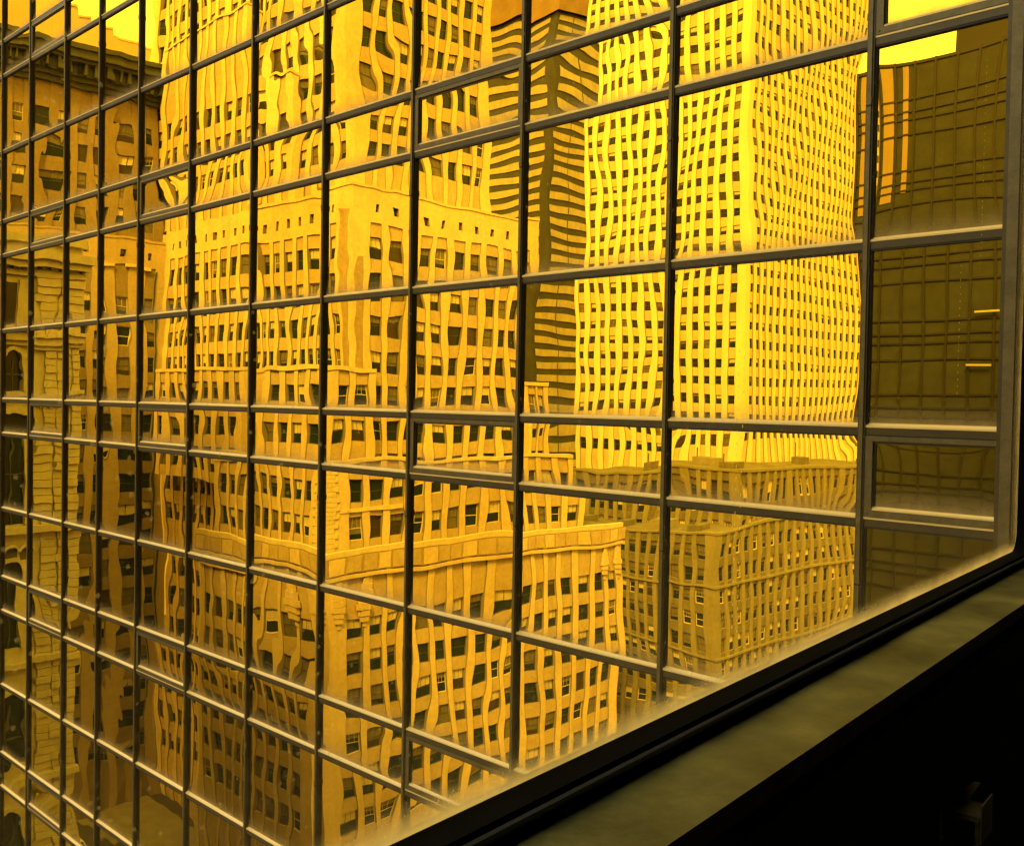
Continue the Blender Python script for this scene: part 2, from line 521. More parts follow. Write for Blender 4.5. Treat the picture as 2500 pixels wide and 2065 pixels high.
# the rest of the building's mass: floors above and below the storeys seen, dark core behind the glass, length and height shaped for its shade
b = MB()
b.box(-100, -1.2, GLASS_Y + .12, 30, 0, CAM_Z + 31, 'core')
b.box(-100, -62, GLASS_Y + .14, 30, CAM_Z + 31.001, CAM_Z + 58, 'core')  # unseen taller end, added to shade the lower left of the reflection
b.build('core', facade, (-12, 10, 0))
b = MB()
XL = EDGE[-1]
b.box(-100, -1.0, -0.02, GLASS_Y + .119, 0.0, Z_BOT, 'bronze')
b.box(-100, -1.0, -0.02, GLASS_Y + .119, Z_TOP, CAM_Z + 31, 'bronze')
b.box(-100, XL - .04, -0.02, GLASS_Y + .119, Z_BOT + .001, Z_TOP - .001, 'bronze')
b.build('outer_wall', facade, (-12, 0, 0))

# ------------------------------------------------------------------ the street across, seen in the glass
def V(x, y, z):
    """plan position measured from the eye (x along the glass, y as the reflection shows it, z from eye level) -> the real place, on the near side of the glass"""
    return Vector((x, D_GLASS + 2 * 0.0 - y + 2 * GLASS_Y, z + CAM_Z))

WIN_CACHE = {}
def window_variant(style, w, h, k):
    key = (style, round(w, 3), round(h, 3), k)
    if key in WIN_CACHE:
        return WIN_CACHE[key]
    r_ = random.Random(hash((style, int(w * 100), int(h * 100), k)) & 0xffff)
    b = MB()                                # local: x across, y outwards (+), z up from the sill
    fr = 'win_frame'
    if style == 'sash' and k % 9 == 7:
        fr = 'win_frame_pale'
    t = 0.075 if style == 'sash' else 0.06
    x0, x1 = -w / 2, w / 2
    b.box(x0, x0 + t, 0, .07, 0, h, fr); b.box(x1 - t, x1, 0, .07, 0, h, fr)
    b.box(x0 + t, x1 - t, 0, .07, h - t, h, fr); b.box(x0 + t, x1 - t, 0, .08, 0, t, fr)
    mid = h * .5
    b.box(x0 + t, x1 - t, 0, .055, mid - .035, mid + .035, fr)
    dark = 'win_brown' if k % 7 == 3 else 'win_glass'
    p = r_.random()
    # upper sash
    def pane(z0, z1, m, y=.02):
        b.face([(x0 + t, y, z0), (x1 - t, y, z0), (x1 - t, y, z1), (x0 + t, y, z1)], m, (0, 1, 0))
    if style in ('sash', 'tower'):
        bl = ['blind', 'blind', 'blind_dim', 'blind_dim'][k % 4]
        cover = [0.0, 0.5, 0.35, 0.62, 0.0, 0.5, 1.0, 0.28, 0.0, 0.45, 0.75, 0.0][k % 12]
        if style == 'tower':
            cover = [0.0, 0.0, 0.3, 0.0, 0.55, 0.0, 1.0, 0.0, 0.35, 0.0, 0.6, 0.0][k % 12]
        zc = h - t - cover * (h - 2 * t)
        lo, hi = t, h - t
        cuts = sorted({lo, mid - .035, mid + .035, hi, min(max(zc, lo), hi)})
        for a_, c_ in zip(cuts[:-1], cuts[1:]):
            if c_ - a_ < .01 or (a_ >= mid - .036 and c_ <= mid + .036):
                continue
            pane(a_, c_, bl if a_ >= zc - 1e-6 else dark, .03 if a_ > mid else .02)
        if cover > 0.2 and style == 'sash':
            for q in (1, 2):                # slim bars in the upper sash
                xx = x0 + t + (w - 2 * t) * q / 3
                b.box(xx - .012, xx + .012, .022, .045, mid + .035, h - t, fr)
    b.box(x0 - .06, x1 + .06, 0, .16, -.09, -.002, 'lime_dark' if style == 'sash' else 'grey_sp')   # sill
    WIN_CACHE[key] = (b, b.mesh('window'))
    return WIN_CACHE[key]

class Building:
    """walls with recessed windows; each window a part of its own, the smallest in the picture merged"""
    def __init__(self, name, label, cat, base, group=None):
        self.root = empty(name, V(*base), label, cat, group)
        self.wall = MB()
        self.trim = MB()
        self.wins = []
    def quad(self, p, m, n):
        self.wall.face([V(*q) for q in p], m, Vector((n[0], -n[1], n[2])))
    def vbox(self, mb, x0, x1, y0, y1, z0, z1, m):
        a, c = V(x0, y0, z0), V(x1, y1, z1)
        mb.box(min(a.x, c.x), max(a.x, c.x), min(a.y, c.y), max(a.y, c.y), min(a.z, c.z), max(a.z, c.z), m)
    def face(self, side, fixed, u0, u1, z0, z1, cols, rows, pier, spand, style='sash', dsp=0.14, dwin=0.42, small=()):
        """side 'F': faces the glass front, runs along x at y = fixed; side 'S': faces +x, runs along y at x = fixed.
        cols: list of (centre, width); rows: list of (z of sill, height)"""
        def P(u, z, d):
            return (u, fixed + d, z) if side == 'F' else (fixed - d, u, z)
        nF = (0, -1, 0) if side == 'F' else (1, 0, 0)
        uD = (1, 0, 0) if side == 'F' else (0, 1, 0)
        def Q(ua, ub, za, zb, d, m):
            if ub - ua > 1e-4 and zb - za > 1e-4:
                self.quad([P(ua, za, d), P(ub, za, d), P(ub, zb, d), P(ua, zb, d)], m, nF)
        cols = sorted(cols); rows = sorted(rows)
        last = u0
        for (c, w) in cols:
            a, b = c - w / 2, c + w / 2
            Q(last, a, z0, z1, 0.0, pier)
            last = b
            zl = z0
            for k, (zs, h) in enumerate(rows):
                if (round(c, 2), k) in small:
                    continue
                Q(a, b, zl, zs, dsp, spand)
                zl = zs + h
                # sill, head
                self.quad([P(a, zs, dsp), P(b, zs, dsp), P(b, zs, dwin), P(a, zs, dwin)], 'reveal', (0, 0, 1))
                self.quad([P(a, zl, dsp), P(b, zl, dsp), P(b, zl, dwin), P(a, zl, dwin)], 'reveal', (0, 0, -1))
                ww, hh = (w - .01, h - .01)
                self.wins.append((P(c, zs + .005, dwin - .02), side, ww, hh, style))
            Q(a, b, zl, z1, dsp, spand)
            for (uu, s_) in ((a, 1), (b, -1)):
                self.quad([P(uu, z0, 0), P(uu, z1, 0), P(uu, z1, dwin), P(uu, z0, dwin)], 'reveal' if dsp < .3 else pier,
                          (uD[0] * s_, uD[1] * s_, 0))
            Q(a, b, z0, z1, dwin + .0, 'core')
            if dsp > 0:
                self.quad([P(a, z1, 0), P(b, z1, 0), P(b, z1, dsp), P(a, z1, dsp)], pier, (0, 0, -1))
        Q(last, u1, z0, z1, 0.0, pier)
    def shell(self, x0, x1, y0, y1, z0, z1, m, roof='roof', front=False, side=False):
        """the plain faces of a block; front/side True when face() draws them"""
        if not front:
            self.quad([(x0, y0, z0), (x1, y0, z0), (x1, y0, z1), (x0, y0, z1)], m, (0, -1, 0))
        if not side:
            self.quad([(x1, y0, z0), (x1, y1, z0), (x1, y1, z1), (x1, y0, z1)], m, (1, 0, 0))
        self.quad([(x0, y0, z0), (x0, y1, z0), (x0, y1, z1), (x0, y0, z1)], m, (-1, 0, 0))
        self.quad([(x0, y1, z0), (x1, y1, z0), (x1, y1, z1), (x0, y1, z1)], m, (0, 1, 0))
        self.quad([(x0, y0, z1), (x1, y0, z1), (x1, y1, z1), (x0, y1, z1)], roof, (0, 0, 1))
    def coping(self, x0, x1, y0, y1, z, h=0.5, out=0.18, m='lime_trim', thick=0.45):
        """parapet band round the front and the side of a block"""
        h, out = h * .6, out * .5
        self.vbox(self.trim, x0, x1 + out, y0 - out, y0 + thick, z, z + h, m)
        self.vbox(self.trim, x1 - thick, x1 + out, y0 + thick + .002, y1, z, z + h, m)
    def finish(self, trim_name='parapet', limit=100, wall_name='wall'):
        base = self.root.location
        self.wall.build(wall_name, self.root, base)
        if self.trim.f:
            self.trim.build(trim_name, self.root, base)
        items = []
        for i, (p, side, w, h, style) in enumerate(self.wins):
            d = math.sqrt(p[0] ** 2 + p[1] ** 2 + p[2] ** 2)
            # how large it shows: width foreshortened by the view direction
            fs = abs(p[1] if side == 'F' else p[0]) / d
            items.append((w * h * fs / d ** 2, i))
        items.sort(reverse=True)
        keep = {i for _, i in items[:limit]}
        rest = MB()
        for i, (p, side, w, h, style) in enumerate(self.wins):
            k = random.randrange(36)
            mb, me = window_variant(style, w, h, k)
            loc = V(*p)
            # F faces +Y in the real street, S faces +X
            rz = 0.0 if side == 'F' else -math.pi / 2
            if i in keep:
                o = bpy.data.objects.new('window', me)
                COL.objects.link(o)
                o.parent = self.root
                o.location = loc - base
                o.rotation_euler = (0, 0, rz)
            else:
                c, s = math.cos(rz), math.sin(rz)
                vs = [(x * c - y * s + loc.x, x * s + y * c + loc.y, z + loc.z) for x, y, z in mb.v]
                rest.add_raw(vs, mb.f, [mb.mats[q] for q in mb.mi])
        if rest.f:
            tag(rest.build('window', self.root, base), kind='stuff')
        return self.root

def even(u0, u1, n, w, m0=0.0, m1=0.0, jit=None):
    a, b = u0 + m0, u1 - m1
    s = (b - a) / n
    return [(a + s * (i + .5), w) for i in range(n)]
STREET = -CAM_Z
FL = 3.77
def rows_between(z0, z1, h=2.25, fl=FL, off=0.0):
    """storeys on one shared grid: window centres at off + k*fl"""
    k0 = math.ceil((z0 + h / 2 + .3 - off) / fl); k1 = math.floor((z1 - h / 2 - .3 - off) / fl)
    return [(off + k * fl - h / 2, h) for k in range(k0, k1 + 1)]

# --- the big stepped limestone and brick hotel
H = Building('hotel_building', 'tan brick hotel of stepped blocks with sash windows, mirrored large in the gold glass', 'hotel', (-100, 70, STREET))
def block(B, x0, x1, y0, y1, z0, z1, fcols, scols, rows, pier='lime', spand='lime_dark', cop=0.55, style='sash', trim='lime_trim', attic=None):
    B.shell(x0, x1, y0, y1, z0, z1, pier, front=bool(fcols), side=bool(scols))
    zt = z1
    if attic:
        zt = attic[0]
    if fcols:
        B.face('F', y0, x0, x1, z0, zt, fcols, rows, pier, spand, style)
        if attic:
            B.face('F', y0, x0, x1, zt, z1, [(c, .55) for c, _ in fcols], [(attic[0] + attic[1], .95)], pier, pier, 'tower', dsp=0.0)
    if scols:
        B.face('S', x1, y0, y1, z0, zt, scols, rows, pier, spand, style)
        if attic:
            B.face('S', x1, y0, y1, zt, z1, [(c, .6) for c, _ in scols], [(attic[0] + attic[1], .95)], pier, pier, 'tower', dsp=0.0)
    if cop:
        B.coping(x0, x1, y0, y1, z1, cop, m=trim)
# T0: the tower, top out of the picture
block(H, -128.8, -84.4, 62.5, 83.3, 22.0, 62.0,
      even(-128.8, -84.4, 17, 1.5, 1.2, 1.6), even(62.5, 83.3, 8, 1.5, 1.6, 1.2), rows_between(22.0, 61.0))
# light-court slot and projecting bays on the tower front
block(H, -122.5, -101.0, 61.1, 64.6, 21.32, 44.2, even(-122.5, -101.0, 9, 1.4, .6, .6), even(61.1, 64.6, 1, 1.3), rows_between(21.3, 37.5), cop=.4, trim='lime')
block(H, -96.2, -92.6, 61.3, 62.4, 21.32, 35.5, even(-96.2, -92.6, 1, 1.4), None, rows_between(21.3, 35.0), cop=0.4, trim='lime')
# T1: shoulder with a row of little attic lights
block(H, -122.5, -81.4, 61.06, 88.7, -20.0, 21.3,
      even(-122.5, -81.4, 17, 1.5, 0.6, 2.0), even(61.06, 88.7, 9, 1.8, 1.9, 1.0), rows_between(-20.0, 17.6), attic=(17.6, 1.1), cop=0)
H.coping(-100.95, -81.4, 61.06, 88.7, 21.31, .45, m='lime')
# buttress bays below the shoulder
block(H, -117.7, -97.2, 57.6, 61.0, -10.0, 2.6, even(-117.7, -97.2, 7, 1.5, .8, .8), None, rows_between(-10.0, 2.4), cop=0.7)
block(H, -93.8, -80.4, 57.3, 63.4, -8.5, 2.6, even(-93.8, -80.4, 4, 1.9, 1.0, 1.0), even(57.3, 63.4, 2, 1.6, .5, .6), rows_between(-8.5, 2.4), cop=0.7)
block(H, -88.0, -81.0, 88.75, 92.6, -20.0, 2.2, None, even(88.75, 92.6, 2, 1.2, .2, .6), rows_between(-20.0, 2.1), cop=0.7)
# T3: white quoined corner storeys
block(H, -98.6, -78.7, 56.0, 94.0, -16.5, -6.9, even(-98.6, -78.7, 8, 1.6, .6, 1.6), even(56.0, 94.0, 13, 1.8, 2.0, .5), rows_between(-16.5, -7.2, off=1.75), cop=0.6)
# T4: base with a tall stone band at its head
block(H, -100.9, -76.9, 54.7, 100.1, STREET, -15.6, even(-100.9, -76.9, 9, 1.75, 1.0, 2.0), even(54.7, 100.1, 15, 1.9, 2.2, 1.2), rows_between(STREET + 7, -17.8), cop=0.9)
for z, h, o in ((-17.9, .35, .28), (-17.4, 1.75, .14)):
    H.vbox(H.trim, -100.9, -76.9 + o, 54.7 - o, 54.7 - .001, z, z + h, 'lime' if h < 1 else 'lime_brown')
    H.vbox(H.trim, -76.9 + .001, -76.9 + o, 54.7, 100.1, z, z + h, 'lime' if h < 1 else 'lime_brown')
for i in range(23):                        # block joints along the stone band
    H.vbox(H.trim, -76.9 + .14, -76.9 + .19, 55.0 + i * 2, 56.7 + i * 2, -17.3, -15.75, 'lime_dark' if i % 3 else 'lime')
for i in range(12):
    H.vbox(H.trim, -100.6 + i * 2, -98.9 + i * 2, 54.7 - .19, 54.7 - .14, -17.3, -15.75, 'lime_dark' if i % 3 else 'lime')
# quoins on the T3 corner and carved cartouches below the band
for i in range(19):
    z = -15.3 + i * .44
    w = 1.1 if i % 2 else .7
    H.vbox(H.trim, -78.7 - w, -78.7 + .10, 56.0 - .10, 56.0 - .002, z, z + .41, 'lime_trim')
    H.vbox(H.trim, -78.7 + .002, -78.7 + .10, 56.0, 56.0 + w, z, z + .41, 'lime_trim')
H.vbox(H.trim, -78.7 + .002, -78.7 + .09, 57.2, 65.5, -11.7, -11.3, 'lime_trim')
for (cx, cy) in ((-77.9, None), (-81.3, None), (None, 56.2), (None, 59.3), (None, 95.8), (None, 99.0)):
    for q in range(7):
        z = -22.4 + q * .62
        w = (.25, .5, .62, .8, .62, .5, .3)[q]
        d = (.12, .3, .38, .45, .4, .3, .15)[q]
        if cx is not None:
            H.vbox(H.trim, cx - w, cx + w, 54.7 - d, 54.7 - .003, z, z + .58, 'lime')
        else:
            H.vbox(H.trim, -76.9 + .003, -76.9 + d, cy - w, cy + w, z, z + .58, 'lime')
# darker brown corner strips of the shoulder
H.vbox(H.trim, -83.1, -81.9, 61.06 - .03, 61.06 - .004, 2.9, 19.0, 'lime_brown')
H.vbox(H.trim, -81.4 + .004, -81.4 + .03, 61.5, 62.4, 2.9, 14.0, 'lime_brown')
# west court wall down to the street and the ground storey
block(H, -122.5, -101.0, 61.1, 80.0, STREET, -20.0, even(-122.5, -101.0, 9, 1.4, .6, .4), None, rows_between(STREET + 6, -20.0), cop=0)
# pigeon-grey rooftop tank house on the tower
H.vbox(H.trim, -110, -98, 68, 78, 62.6, 68, 'lime_dark')
H.finish()

# --- the brick wing with the heavy dark cornice
Wg = Building('cornice_building', 'brown brick building with a heavy dark cornice, mirrored upper left in the glass', 'building', (-132, 45, STREET))
block(Wg, -150.0, -126.4, 24.0, 62.4, 18.0, 38.2, None, even(24.0, 62.4, 14, 1.45, .4, .6), rows_between(18.0, 37.0), 'wing_brick', 'wing_brick', cop=0)
block(Wg, -150.0, -122.6, 24.0, 61.0, STREET, 19.6, None, even(24.0, 61.0, 13, 1.55, .4, .8), rows_between(STREET + 6, 16.2), 'wing_pier', 'wing_brick', cop=.5, trim='wing_pier', attic=(16.4, .9))
for (z0, z1, out) in ((38.2, 38.9, .5), (38.9, 39.5, .9), (39.5, 40.9, 1.3), (40.9, 41.3, 2.2), (41.3, 42.3, 2.7), (42.3, 42.9, 3.0)):
    Wg.vbox(Wg.trim, -150.0, -126.4 + out, 23.0, 62.45 + min(out, .0), z0 + .001, z1, 'copper')
for i in range(26):                        # brackets under the cornice
    y = 24.5 + i * 1.48
    Wg.vbox(Wg.trim, -126.4 + 1.301, -126.4 + 2.1, y, y + .5, 39.55, 40.89, 'copper')
for i in range(3):                         # drain pipes
    y = (33.0, 47.0, 59.6)[i]
    Wg.vbox(Wg.trim, -122.6 + .03, -122.6 + .22, y, y + .22, -40, 16.0, 'copper')
for i in range(9):                         # flower heads and little hoods over the top windows
    y = 26.0 + i * 3.8
    Wg.vbox(Wg.trim, -122.6 + .001, -122.6 + .30, y, y + 2.6, 16.05, 16.4, 'lime')
Wg.finish('cornice')

# --- pale slab far behind the cornice, stepped top
S = Building('pale_slab_building', 'pale blank slab with a stepped top above the dark cornice, mirrored upper left', 'building', (-235, 92, STREET))
for (y0, y1, z) in ((60.0, 87.0, 90.0), (87.0, 91.0, 86.2), (91.0, 95.5, 84.0), (95.5, 98.5, 82.3), (98.5, 125.0, 80.6)):
    S.shell(-260, -224 + (y0 - 84) * .02, y0 + .001, y1, STREET, z, 'slab')
    S.vbox(S.trim, -258, -223.6, y0 + .1, y1 - .05, z, z + .5, 'lime_trim')
for i in range(9):
    S.vbox(S.trim, -223.9, -223.55, 63 + i * 5.1, 63.35 + i * 5.1, 10, 78, 'slab')
S.finish()

# --- ornate stone building at the lower left
G = Building('ornate_stone_building', 'carved stone building with round arches, balcony and rusticated corner, mirrored at the left edge', 'building', (-95, 32, STREET))
gx, gy1 = -91.3, 37.4
G.shell(-110.0, gx, 10.0, gy1, STREET, 13.4, 'gothic', side=False)
orn = MB(); dk = MB()
def gb(mb, d0, d1, y0, y1, z0, z1, m):
    G.vbox(mb, gx + d0, gx + d1, y0, y1, z0, z1, m)
# cornices
for (z0, z1, o) in ((10.2, 10.7, .35), (10.9, 11.5, .9), (11.5, 12.3, 1.3), (13.0, 13.7, .5), (3.9, 4.3, .5), (4.3, 5.0, .8), (5.0, 5.35, 1.05),
                    (-.6, -.2, .7), (-12.6, -12.0, .9), (-24.4, -23.9, .7), (-35.0, -34.4, .7)):
    gb(orn, .002, o, 10.0, gy1 + o * .5, z0, z1 - .002, 'gothic')
for i in range(54):
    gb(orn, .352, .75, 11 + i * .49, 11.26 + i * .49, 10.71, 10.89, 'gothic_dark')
    gb(orn, .202, .5, 11 + i * .49, 11.22 + i * .49, -.95, -.61, 'gothic')
for i in range(30):
    gb(orn, 1.06, 1.14, 11 + i * .88, 11.5 + i * .88, 5.03, 5.7, 'lime_trim')
# rusticated corner pier
r_ = random.Random(4)
for i in range(92):
    z = STREET + 1 + i * .69
    for (ya, yb) in ((33.9, 35.2), (35.28, 36.3), (36.38, 37.42)):
        o = r_.uniform(.1, .45)
        gb(orn, .003, o, ya + r_.uniform(0, .15), yb, z, z + .63, 'gothic')
# bays with round arches between slim shafts, storey by storey
def arch(yc, zs, zspring, rad):
    """recess drawn as a dark panel set in, a ring of voussoirs proud of the wall and shafts beside it"""
    pts = [(gx - .0, yc - rad, zs), (gx, yc + rad, zs)]
    ring_o, ring_i = [], []
    for k in range(13):
        a = math.pi * k / 12
        ring_i.append((yc + rad * math.cos(a), zspring + rad * math.sin(a)))
        ring_o.append((yc + (rad + .34) * math.cos(a), zspring + (rad + .34) * math.sin(a)))
    poly = [V(gx + .012, yc + rad, zs)] + [V(gx + .012, y, z) for y, z in ring_i] + [V(gx + .012, yc - rad, zs)]
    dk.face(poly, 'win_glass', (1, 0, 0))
    for k in range(12):
        (ya, za), (yb, zb) = ring_i[k], ring_i[k + 1]
        (yc_, zc), (yd, zd) = ring_o[k], ring_o[k + 1]
        orn.hexa([V(gx + .004, ya, za), V(gx + .004, yb, zb), V(gx + .004, yd, zd), V(gx + .004, yc_, zc),
                  V(gx + .45, ya, za), V(gx + .45, yb, zb), V(gx + .45, yd, zd), V(gx + .45, yc_, zc)], 'gothic')
    for s in (-1, 1):
        y0 = yc + s * (rad + .17)
        gb(orn, .006, .40, y0 - .17, y0 + .17, zs, zspring, 'gothic')
    gb(orn, .02, .12, yc - .05, yc + .05, zs, zspring, 'win_frame')
    gb(orn, .02, .12, yc - rad, yc + rad, (zs + zspring) / 2, (zs + zspring) / 2 + .12, 'win_frame')
for yc in (12.5, 16.3, 20.1, 23.9, 27.7, 31.5):
    for (zs, zsp, rad) in ((-.1 + .0, 2.6, .85), (-11.8, -3.0, 1.15), (-22.6, -16.0, .95), (-33.6, -27.5, .95), (-44, -38, .95)):
        arch(yc, zs, zsp, rad)
    for (zs, h) in ((5.9, 3.6),):
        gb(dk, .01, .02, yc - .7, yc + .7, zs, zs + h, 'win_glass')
        for s in (-1, 1):
            gb(orn, .01, .35, yc + s * 1.0 - .2, yc + s * 1.0 + .2, zs - .2, zs + h + .3, 'gothic')
    for k in range(3):                     # corbel arcade under the string course
        for (zz) in (-13.3,):
            yk = yc - 1.25 + k * 1.25
            for q in range(7):
                a0, a1 = math.pi * q / 7, math.pi * (q + 1) / 7
                p = [(yk + .42 * math.cos(a0), zz - .9 + .42 * math.sin(a0)), (yk + .42 * math.cos(a1), zz - .9 + .42 * math.sin(a1)),
                     (yk + .66 * math.cos(a1), zz - .9 + .66 * math.sin(a1)), (yk + .66 * math.cos(a0), zz - .9 + .66 * math.sin(a0))]
                orn.hexa([V(gx + .02, *c) for c in p] + [V(gx + .6, *c) for c in p], 'gothic')
            dk.face([V(gx + .014, yk - .42, zz - 1.7), V(gx + .014, yk + .42, zz - 1.7), V(gx + .014, yk + .42, zz - .7), V(gx + .014, yk - .42, zz - .7)], 'gothic_dark', (1, 0, 0))  # dark panel filling each corbel arch
G.trim = orn
root = G.finish('stone_ornament')
dk.build('window', root, root.location)

# --- dark bronze tower with ribbon windows
Dk = Building('ribbon_window_tower', 'dark bronze tower with pale ribbon windows, mirrored between the hotel and the white tower', 'tower', (-225, 245, STREET))
Dk.shell(-250, -202, 224.3, 300, STREET, 118.0, 'dark_band')
Dk.shell(-252, -200.5, 222.8, 302, 118.01, 150.0, 'crown')
k = 0
z = -20.0
while z < 116:
    yy = 225.9
    Dk.vbox(Dk.trim, -248, -205.6, 224.3 - .25, 224.3 - .002, z, z + 2.0, 'band_glass')
    while yy < 298:
        Dk.vbox(Dk.trim, -202 + .002, -202 + .25, yy, yy + 8.4, z, z + 2.0, 'band_glass')
        yy += 9.0
    z += 3.85
Dk.finish('ribbon_window')

# --- the white tower
Wt = Building('white_tower', 'tall white tower with close piers and small square windows, mirrored right of centre', 'tower', (-104, 166, STREET))
FW = 2.97
wrows = rows_between(-12.0, 80.0, 1.43, FW, 0.5)
TX0, TX1, TY0, TY1 = -121.0, -86.35, 145.5, 188.0
Wt.shell(TX0, TX1, TY0, TY1, STREET, 82.0, 'white', front=True, side=True)
Wt.face('F', TY0, TX0, TX1, -16, 82.0, even(TX0, TX1, 14, 1.25, .4, 1.1), wrows, 'white', 'white_sp', 'tower', dsp=.17, dwin=.36)
Wt.face('S', TX1, TY0, TY1, -16, 82.0, even(TY0, TY1, 18, 1.2, 1.0, .5), wrows, 'white', 'white_sp', 'tower', dsp=.17, dwin=.36)
Wt.quad([(TX0, TY0, STREET), (TX1, TY0, STREET), (TX1, TY0, -16), (TX0, TY0, -16)], 'white', (0, -1, 0))
Wt.quad([(TX1, TY0, STREET), (TX1, TY1, STREET), (TX1, TY1, -16), (TX1, TY0, -16)], 'white', (1, 0, 0))
Wt.finish()

# --- the grey stone block in front of it
Gr = Building('grey_office_block', 'lower grey stone office block with flat roof before the white tower, mirrored lower right', 'office block', (-95, 140, STREET))
block(Gr, -112.0, -77.6, 131.0, 145.2, STREET, -11.4, even(-112.0, -77.6, 15, 1.35, .5, .8), even(131, 145.2, 6, 1.4, .6, .6), rows_between(-40, -11.2, 1.9, 3.2, -13.5), 'grey', 'grey_sp', cop=.6, style='sash', trim='grey')
block(Gr, -118.0, -75.4, 121.0, 176.8, STREET, -19.6, even(-118.0, -75.4, 19, 1.4, .4, 1.2), even(121, 176.8, 23, 1.45, 1.3, .5), rows_between(-50, -19.6, 1.9, 3.2, -21.9), 'grey', 'grey_sp', cop=.5, style='sash', trim='grey')
block(Gr, -86.2, -77.6, 145.25, 190.0, STREET, -11.4, None, even(145.25, 190, 18, 1.4, .6, .6), rows_between(-40, -11.2, 1.9, 3.2, -13.5), 'grey', 'grey_sp', cop=.6, style='sash', trim='grey')
for z in (-26.8, -36.4):
    Gr.vbox(Gr.trim, -118.0, -75.4 + .2, 121 - .2, 121 - .002, z, z + .3, 'grey')
    Gr.vbox(Gr.trim, -75.4 + .002, -75.4 + .2, 121, 175, z, z + .3, 'grey')
for (x, y, w, h, z) in ((-90, 124, 4, 1.5, -19.58), (-98, 126, 2, 1.0, -19.58), (-82, 123.5, 2.5, .9, -19.58), (-106, 124, 3, 1.2, -19.58),
                        (-84, 136, 3, .9, -11.38), (-92, 140, 5, 1.1, -11.38), (-101, 138, 2, 1.2, -11.38), (-84, 158, 2.5, .8, -11.38), (-82, 176, 2.5, .9, -11.38)):
    Gr.vbox(Gr.trim, x, x + w, y, y + 2.6, z, z + h, 'grey' if w > 3 else 'grey_sp')
    Gr.vbox(Gr.trim, x + .5, x + .7, y + .5, y + .7, z + h + .001, z + h + 1.2, 'grey_sp')
Gr.finish()

# --- the dark glass block at the right edge
Kd = Building('dark_glass_block', 'dark olive glass block with thin black grid, mirrored at the right edge', 'office block', (-25, 82, STREET))
Kd.shell(-35.7, -6.0, 77.6, 100.0, STREET, 27.6, 'curtain')
Kd.shell(-29.0, -6.0, 77.9, 99.0, 27.61, 30.0, 'curtain_frame')
Kd.vbox(Kd.trim, -26.6, -26.45, 79, 79.15, 30.0, 33.0, 'curtain_frame')
for i in range(4):
    Kd.vbox(Kd.trim, -25.9 + i * .9, -25.5 + i * .9, 79.2, 79.5, 30.0, 30.5 + .25 * (i % 2), 'curtain_frame')
x = -35.7
while x < -6:
    Kd.vbox(Kd.trim, x, x + .16, 77.6 - .12, 77.6 - .002, STREET, 27.6, 'curtain_frame')
    x += 1.75
z = 27.3
i = 0
while z > -40:
    Kd.vbox(Kd.trim, -35.7, -6.0, 77.6 - .10, 77.6 - .004, z, z + .16, 'curtain_frame')
    z -= (2.9, 1.05, .7, 1.3)[i % 4]
    i += 1
gp = MB()  # reflection of a bright tower painted on as pale gold strips
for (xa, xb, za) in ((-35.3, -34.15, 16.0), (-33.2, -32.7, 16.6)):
    Kd.vbox(gp, xa, xb, 77.6 - .06, 77.6 - .003, za, 27.2, 'gold_reflection')
gp.build('reflection_panel', Kd.root, Kd.root.location)
Kd.finish('grid')
bl = MB()
for (xx, zz) in ((-26.4, 7.0), (-26.9, 3.0)):
    a = V(xx, 77.6 - .3, zz)
    bl.box(a.x, a.x + 1.7, a.y, a.y + .15, a.z, a.z + .14, 'lamp')
bl.build('lit_lamp', Kd.root, Kd.root.location)

# ------------------------------------------------------------------ vehicles down in the street
def vehicle(name, label, cat, pos, body, group, kind):
    x, y = pos
    p = V(x, y, STREET)
    root = empty(name, (p.x, p.y, 0), label, cat, group)
    M['paint_' + name + body] = plain('paint_' + body, {'white': (.75, .73, .68), 'yellow': (.75, .5, .04), 'dark': (.04, .04, .045)}[body], .3, 0, .6)
    pm = 'paint_' + name + body
    L, W_ = (5.6, 2.0) if kind == 'van' else (4.6, 1.8)
    b = MB()
    if kind == 'van':
        prof = [(-2.8, .35), (2.8, .35), (2.8, 1.1), (2.2, 1.25), (1.6, 2.15), (-2.75, 2.2), (-2.8, 1.9)]
    else:
        prof = [(-2.3, .3), (2.3, .3), (2.3, .75), (1.2, .92), (.55, 1.42), (-1.0, 1.45), (-1.75, .98), (-2.3, .92)]
    b.prism([(p.x + a, p.y - W_ / 2, z) for a, z in prof], (0, W_, 0), pm)
    b.build('body', root, root.location)
    gl = MB()
    for s in (-1, 1):
        ys = p.y + s * (W_ / 2 + .004)
        q = [(1.5, 1.3), (1.2, 1.95), (.2, 1.95), (.2, 1.3)] if kind == 'van' else [(1.05, .95), (.5, 1.36), (-.95, 1.38), (-1.5, .98)]
        gl.face([(p.x + a, ys, z) for a, z in q], 'car_glass', (0, s, 0))
    if kind == 'van':
        gl.face([(p.x + 2.17, p.y - .85, 1.32), (p.x + 2.17, p.y + .85, 1.32), (p.x + 1.68, p.y + .85, 2.06), (p.x + 1.68, p.y - .85, 2.06)], 'car_glass', (1, 0, 1))
    else:
        gl.face([(p.x + 1.17, p.y - .78, .96), (p.x + 1.17, p.y + .78, .96), (p.x + .60, p.y + .72, 1.40), (p.x + .60, p.y - .72, 1.40)], 'car_glass', (1, 0, 1))
    gl.build('glazing', root, root.location)
    for a in (-L * .3, L * .3):
        for s in (-1, 1):
            w = MB()
            w.tube((p.x + a, p.y + s * (W_ / 2 - .2), .33), (p.x + a, p.y + s * (W_ / 2 + .02), .33), .33, .33, 'tyre', 14)
            w.build('wheel', root, (p.x + a, p.y + s * W_ / 2, .33))
    return root
